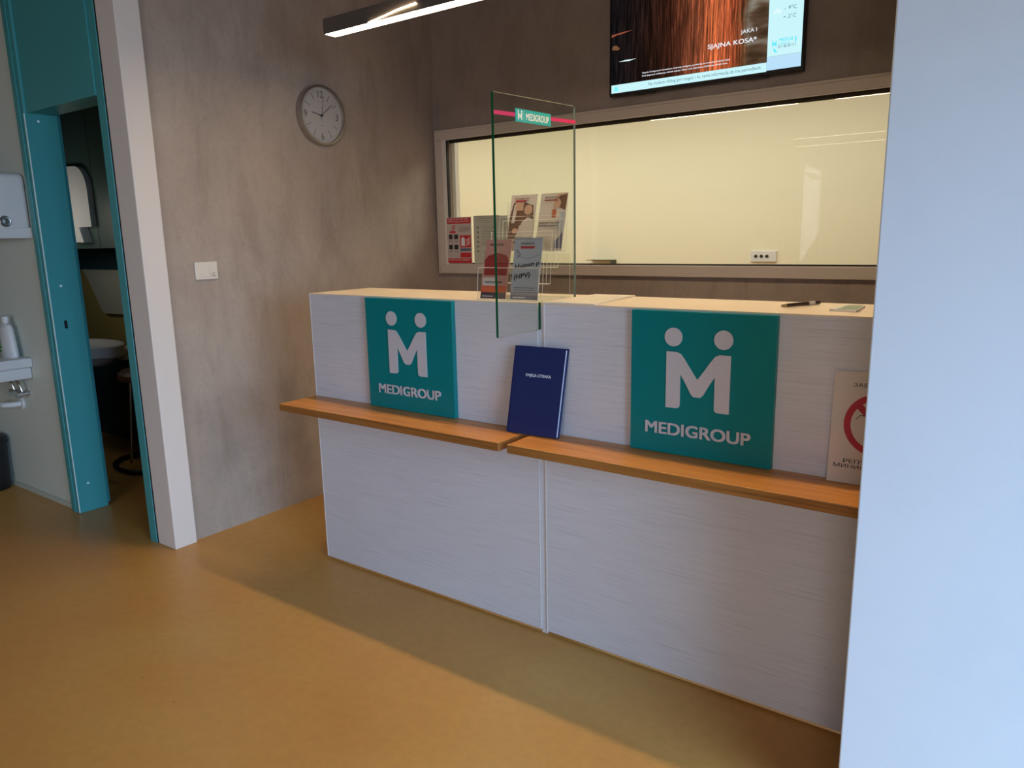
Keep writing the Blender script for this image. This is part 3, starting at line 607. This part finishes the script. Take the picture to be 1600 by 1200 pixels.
for q_ in (text_bm('9°C', fr2(1.417, 2.292), w=.034, h=.016, bold=0, ext=0), text_bm('2°C', fr2(1.417, 2.258), w=.034, h=.016, bold=0, ext=0), text_bm('+', fr2(1.400, 2.294), w=.007, h=.006, ext=0), text_bm('-', fr2(1.398, 2.264), w=.009, h=.003, ext=0), text_bm('011 40 40 111', fr2(1.380, 2.141), w=.074, h=.014, bold=0, ext=0)): obj('weather_text', q_, M_sdark, t)
bm = bmesh.new()
for ex_, ez_, rr in ((1.362, 2.290, .008), (1.372, 2.296, .009), (1.382, 2.289, .008)): disc(bm, (ex_, ez_), rr, SY-.0008, .0004, 20)
obj('cloud_icon', bm, emis('screen_lilac', (.50, .66, .86, 1), 1), t)
bm = text_bm('MEDILAB', fr2(1.385, 2.168), w=.058, h=.013, bold=.01, ext=0); b2 = bmesh.new()
b2.faces.new([b2.verts.new((1.364+a*.095, SY-.001, 2.151+b*.11)) for a, _, b in M_outline(0, 0, 1, 0)])
for sx in (-.007, .007): disc(b2, (1.364+sx, 2.1735), .0022, SY-.001, .0003, 12)
prism(b2, [(1.366+a, SY-.001, 2.132+b) for a, b in ((-.005, .012), (0, .012), (.001, .004), (.004, .002), (.010, .000), (.010, -.005), (.002, -.004), (-.004, .002))], (0, .0003, 0))
b3 = bx(1.452, 1.456, SY-.0012, SY-.0008, 2.158, 2.180); b4 = bx(1.386, 1.430, SY-.0012, SY-.0008, 2.158, 2.160)
for q_ in (bm, b2, b3, b4): obj('channel_logo', q_, M_steal, t)
bm = bmesh.new(); prism(bm, [(.605, SY-.0008, 2.196), (.64, SY-.0008, 2.200), (.70, SY-.0008, 2.199), (.66, SY-.0008, 2.193)], (0, .0004, 0)); obj('picture_glint', bm, emis('screen_glint', (.75, .95, 1, 1), .70), t)
bm = bmesh.new(); prism(bm, [(.566, SY-.0008, 2.313), (.60, SY-.0008, 2.322), (.62, SY-.0008, 2.322), (.68, SY-.0008, 2.332), (.62, SY-.0008, 2.33), (.566, SY-.0008, 2.325)], (0, .0004, 0)); obj('picture_warm_streak', bm, emis('screen_orange', (.20, .05, .03, 1), 1), t)
bm = bmesh.new(); prism(bm, [(.568, SY-.0008, 2.256), (.60, SY-.0008, 2.250), (.612, SY-.0008, 2.258), (.59, SY-.0008, 2.275), (.572, SY-.0008, 2.272)], (0, .0004, 0)); obj('picture_warm_spot', bm, emis('screen_brown', (.12, .055, .025, 1), 1), t)
for xx in (.70, 1.24): obj('stand_slot', bx(xx, xx+.1, 1.513, 1.53, 2.031, 2.0365), M_black, t)

# ------------------------------------------------------------ teal door frame with overpanel
t = thing('door_1', 'teal door frame with tall overpanel, door open', 'door', (-1.18, -.25, 0)); t['kind'] = 'structure'
bm = bx(-1.600, -1.508, -.345, -.20, 0, 2.75, bev=.003); obj('door_jamb', bm, M_tealdoor, t)
obj('jamb_stop', bx(-1.600, -1.533, -.1995, -.178, .012, 1.985), M_tealdoor, t)
obj('jamb_profile', bx(-1.572, -1.542, -.350, -.3452, 0, 2.75, bev=.002), M_tealdoor, t)
bm = bx(-.856, -.7985, -.329, -.20, 0, 2.75, bev=.003); obj('door_jamb', bm, M_tealdoor, t)
obj('shadow_gap', bx(-.7980, -.7925, -.3262, -.30, 0, 2.75), M_gasket, t)
obj('overpanel', bx(-1.5075, -.8565, -.335, -.215, 1.968, 2.75), M_tealdoor, t)
obj('corner_highlight', bx(-1.5125, -1.5075, -.3475, -.3435, .005, 1.966), M_pale_hi, t)  # pale strip standing in for the highlight along the jamb corner
obj('strike_plate', bx(-1.5078, -1.5070, -.300, -.280, .93, 1.02, bev=.0004), M_tealdoor, t)
obj('latch_hole', bx(-1.5072, -1.5066, -.297, -.283, .955, .995), M_black, t)
for zz in (.150, 1.165, 1.935): obj('screw_cap', lathe(bmesh.new(), [(.006, 0), (.006, .001), (.003, .002)], (-1.5079, -.288, zz), 'x', 16), M_pale_hi, t, True)

# ------------------------------------------------------------ towel dispenser, washbasin, bottle, bin on the front white wall
t = thing('towel_dispenser', 'white rounded hand towel dispenser on the wall left of the teal door', 'dispenser', (-1.80, -.33, 1.40))
obj('cover', bx(-1.95, -1.640, -.53, -.3275, 1.43, 1.705, bev=.028, seg=5), M_plastic, t, True)
obj('base', bx(-1.94, -1.645, -.50, -.3255, 1.398, 1.45, bev=.004), M_plastic, t)
obj('lens', lathe(bmesh.new(), [(.026, 0), (.026, .003), (.023, .005), (.016, .003), (.006, .006)], (-1.640, -.440, 1.478), 'x', 32), M_steel, t, True)
t = thing('washbasin', 'white wall washbasin with chrome valves beneath, at the left edge', 'washbasin', (-2.15, -.33, .68))
obj('bowl', join(bx(-2.45, -1.865, -.72, -.3255, .735, .785, bev=.008), bx(-2.42, -1.885, -.69, -.3255, .672, .734, bev=.012)), M_plastic, t, True)
for xx in (-2.06, -1.96):
    v_ = obj('valve', join(cyl(bmesh.new(), (xx, -.3255, .585), (xx, -.372, .585), .014), cyl(bmesh.new(), (xx, -.365, .585), (xx, -.39, .585), .020), tube(bmesh.new(), [(xx, -.36, .590), (xx-.002, -.362, .625), (xx-.02, -.37, .655), (xx-.05, -.38, .672)], .007)), M_chrome, t, True)
obj('drain_pipe', join(cyl(bmesh.new(), (-2.075, -.3255, .515), (-2.075, -.337, .515), .036), tube(bmesh.new(), [(-2.075, -.335, .515), (-2.075, -.36, .515), (-2.10, -.40, .515), (-2.2, -.41, .515)], .016)), M_plastic, t, True)
t = thing('soap_bottle', 'white bottle with green print standing on the washbasin rim', 'bottle', (-2.05, -.37, .785))
bm = bmesh.new(); sec = [(.785, .058, .030), (.79, .062, .032), (.86, .055, .030), (.93, .043, .027), (.955, .034, .022), (.965, .016, .014), (.972, .015, .015), (.974, .017, .017), (1.0, .017, .017), (1.002, .012, .012)]
rings = []
for z, rx, ry in sec: rings.append([bm.verts.new((-2.005+1.25*rx*math.cos(a), -.372+ry*math.sin(a), z)) for a in [2*math.pi*k/28 for k in range(28)]])
for a, b in zip(rings, rings[1:]):
    for k in range(28): bm.faces.new((a[k], a[(k+1) % 28], b[(k+1) % 28], b[k]))
bm.faces.new(rings[0][::-1]); bm.faces.new(rings[-1])
obj('bottle_body', bm, M_plastic, t, True)
bm = bmesh.new()
for k, (u, v, ru, rv) in enumerate(((-.03, .905, .012, .010), (-.035, .865, .010, .016), (-.02, .84, .012, .008), (-.03, .82, .014, .008))):
    prism(bm, [(-2.007+u+ru*math.cos(a), -.4035, v+rv*math.sin(a)) for a in [2*math.pi*q/12 for q in range(12)]], (0, .006, 0))
obj('green_print', bm, mat('leaf_green', (.04, .20, .05, 1), .5), t)
t = thing('pedal_bin', 'black waste bin on the floor under the washbasin at left edge', 'bin', (-2.37, -.44, 0))
obj('bin_body', lathe(bmesh.new(), [(.098, 0), (.10, .01), (.108, .26), (.108, .262)], (-2.37, -.44, 0), 'z', 36), M_black, t, True)
obj('lid', lathe(bmesh.new(), [(.113, .2625), (.115, .275), (.105, .305), (.06, .32), (.01, .324)], (-2.37, -.44, 0), 'z', 36), M_black, t, True)

# ------------------------------------------------------------ treatment room behind the open door
t = thing('wall_cupboard', 'dark green wall cupboard inside the dim treatment room', 'cupboard', (-2.6, .45, 1.33))
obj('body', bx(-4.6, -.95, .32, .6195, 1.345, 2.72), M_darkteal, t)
for a, b in ((-4.0, -3.15), (-3.146, -2.296), (-2.290, -1.5), (-1.496, -.96)): obj('door_panel', bx(a, b, .302, .3195, 1.338, 2.70, bev=.001), M_darkteal, t)
t = thing('paper_dispenser', 'white rounded paper dispenser on the cupboard seen through the teal doorway', 'dispenser', (-2.44, .28, 1.46))
pts = [(-2.68, 1.468), (-2.30, 1.468), (-2.30, 1.62)]+[(-2.43+.13*math.cos(a), 1.68+.15*math.sin(a)) for a in [math.pi/2*k/8 for k in range(9)]]+[(-2.68, 1.84)]
obj('cover', prism(bmesh.new(), [(x, .268, z) for x, z in pts], (0, .0335, 0)), M_plastic, t)
obj('tray', prism(bmesh.new(), [(-2.62, .25, 1.4675), (-2.42, .25, 1.4675), (-2.39, .25, 1.40), (-2.38, .25, 1.375), (-2.55, .25, 1.38), (-2.60, .25, 1.41)], (0, .0515, 0)), M_plastic, t)
obj('shade_band', bx(-4.6, -.95, .600, .6195, 1.19, 1.344), M_darkblue, tag(thing('shade_strip', 'strip of painted shade on the treatment room wall beneath the cupboard', 'painted shade', (-2.6, .61, 1.19)), 'strip of painted shade on the treatment room wall beneath the cupboard', 'painted shade')).name = 'panel'  # dark strip that paints in the shadow under the cupboard
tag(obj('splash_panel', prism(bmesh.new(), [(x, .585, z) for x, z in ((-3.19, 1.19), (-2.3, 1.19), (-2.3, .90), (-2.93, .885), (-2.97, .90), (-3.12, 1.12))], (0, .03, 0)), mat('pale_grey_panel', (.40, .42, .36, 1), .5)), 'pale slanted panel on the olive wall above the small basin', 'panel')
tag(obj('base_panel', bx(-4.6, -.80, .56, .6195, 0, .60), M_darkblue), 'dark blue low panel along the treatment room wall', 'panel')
t = thing('small_basin', 'small white basin with a dark bowl edge inside the treatment room', 'washbasin', (-2.50, .25, .6))
bm = bmesh.new(); rings = []
for z, s in ((.60, .45), (.64, .72), (.665, .86), (.67, .98), (.735, 1.0), (.74, .97), (.738, .88), (.70, .75)):
    rings.append([bm.verts.new((-2.57+.33*s*math.cos(a), .28+.17*s*math.sin(a), z)) for a in [2*math.pi*k/36 for k in range(36)]])
for a, b in zip(rings, rings[1:]):
    for k in range(36): bm.faces.new((a[k], a[(k+1) % 36], b[(k+1) % 36], b[k]))
bm.faces.new(rings[0][::-1]); bm.faces.new(rings[-1]); obj('bowl', bm, M_plastic, t, True)
obj('bracket', bx(-2.75, -2.4, .42, .5595, .62, .68), M_plastic, t)
t = thing('swivel_chair', 'dark treatment chair with chrome legs and ring base in the dim room', 'chair', (-2.1, .32, 0))
obj('backrest', prism(bmesh.new(), [(x, .36, z) for x, z in ((-2.235, .93), (-2.20, .90), (-2.19, .84), (-2.15, .72), (-2.02, .66), (-1.85, .66), (-1.85, .70), (-2.05, .74), (-2.12, .84), (-2.15, .91))], (0, .12, 0)), M_lbrown, t)
obj('seat', lathe(bmesh.new(), [(.17, .56), (.18, .57), (.18, .60), (.16, .62)], (-1.93, .33, 0), 'z', 32), M_lbrown, t, True)
for xx, yy, zz in ((-2.07, .22, 0), (-1.80, .22, 0), (-1.93, .47, 0)): obj('leg', cyl(bmesh.new(), (xx, yy, .03), (xx+(-1.93-xx)*.3, yy+(.33-yy)*.3, .565), .008, seg=12), M_chrome, t, True)
bm = bmesh.new(); tube(bm, [(-2.02+.26*math.cos(a), .33+.20*math.sin(a), .016) for a in [2*math.pi*k/40 for k in range(41)]], .015, 10); obj('ring_base', bm, M_black, t, True)
obj('crossbar', join(bx(-2.08, -1.74, .326, .334, .40, .41), cyl(bmesh.new(), (-1.93, .33, .03), (-1.93, .33, .565), .012, seg=12), bx(-2.26, -1.78, .322, .338, .012, .028)), M_chrome, t)
t = tag(obj('infusion_rod', join(cyl(bmesh.new(), (-2.325, .10, .0), (-2.325, .10, .66), .006, seg=12), cyl(bmesh.new(), (-2.325, .10, .0), (-2.325, .10, .012), .05)), M_chrome), 'thin chrome rod standing in front of the small basin', 'rod')
tag(obj('small_bin', bx(-2.06, -1.94, -.10, -.0, 0, .23, bev=.004), mat('brown_bin', (.10, .045, .02, 1), .5)), 'small brown box bin on the floor behind the teal jamb', 'bin')
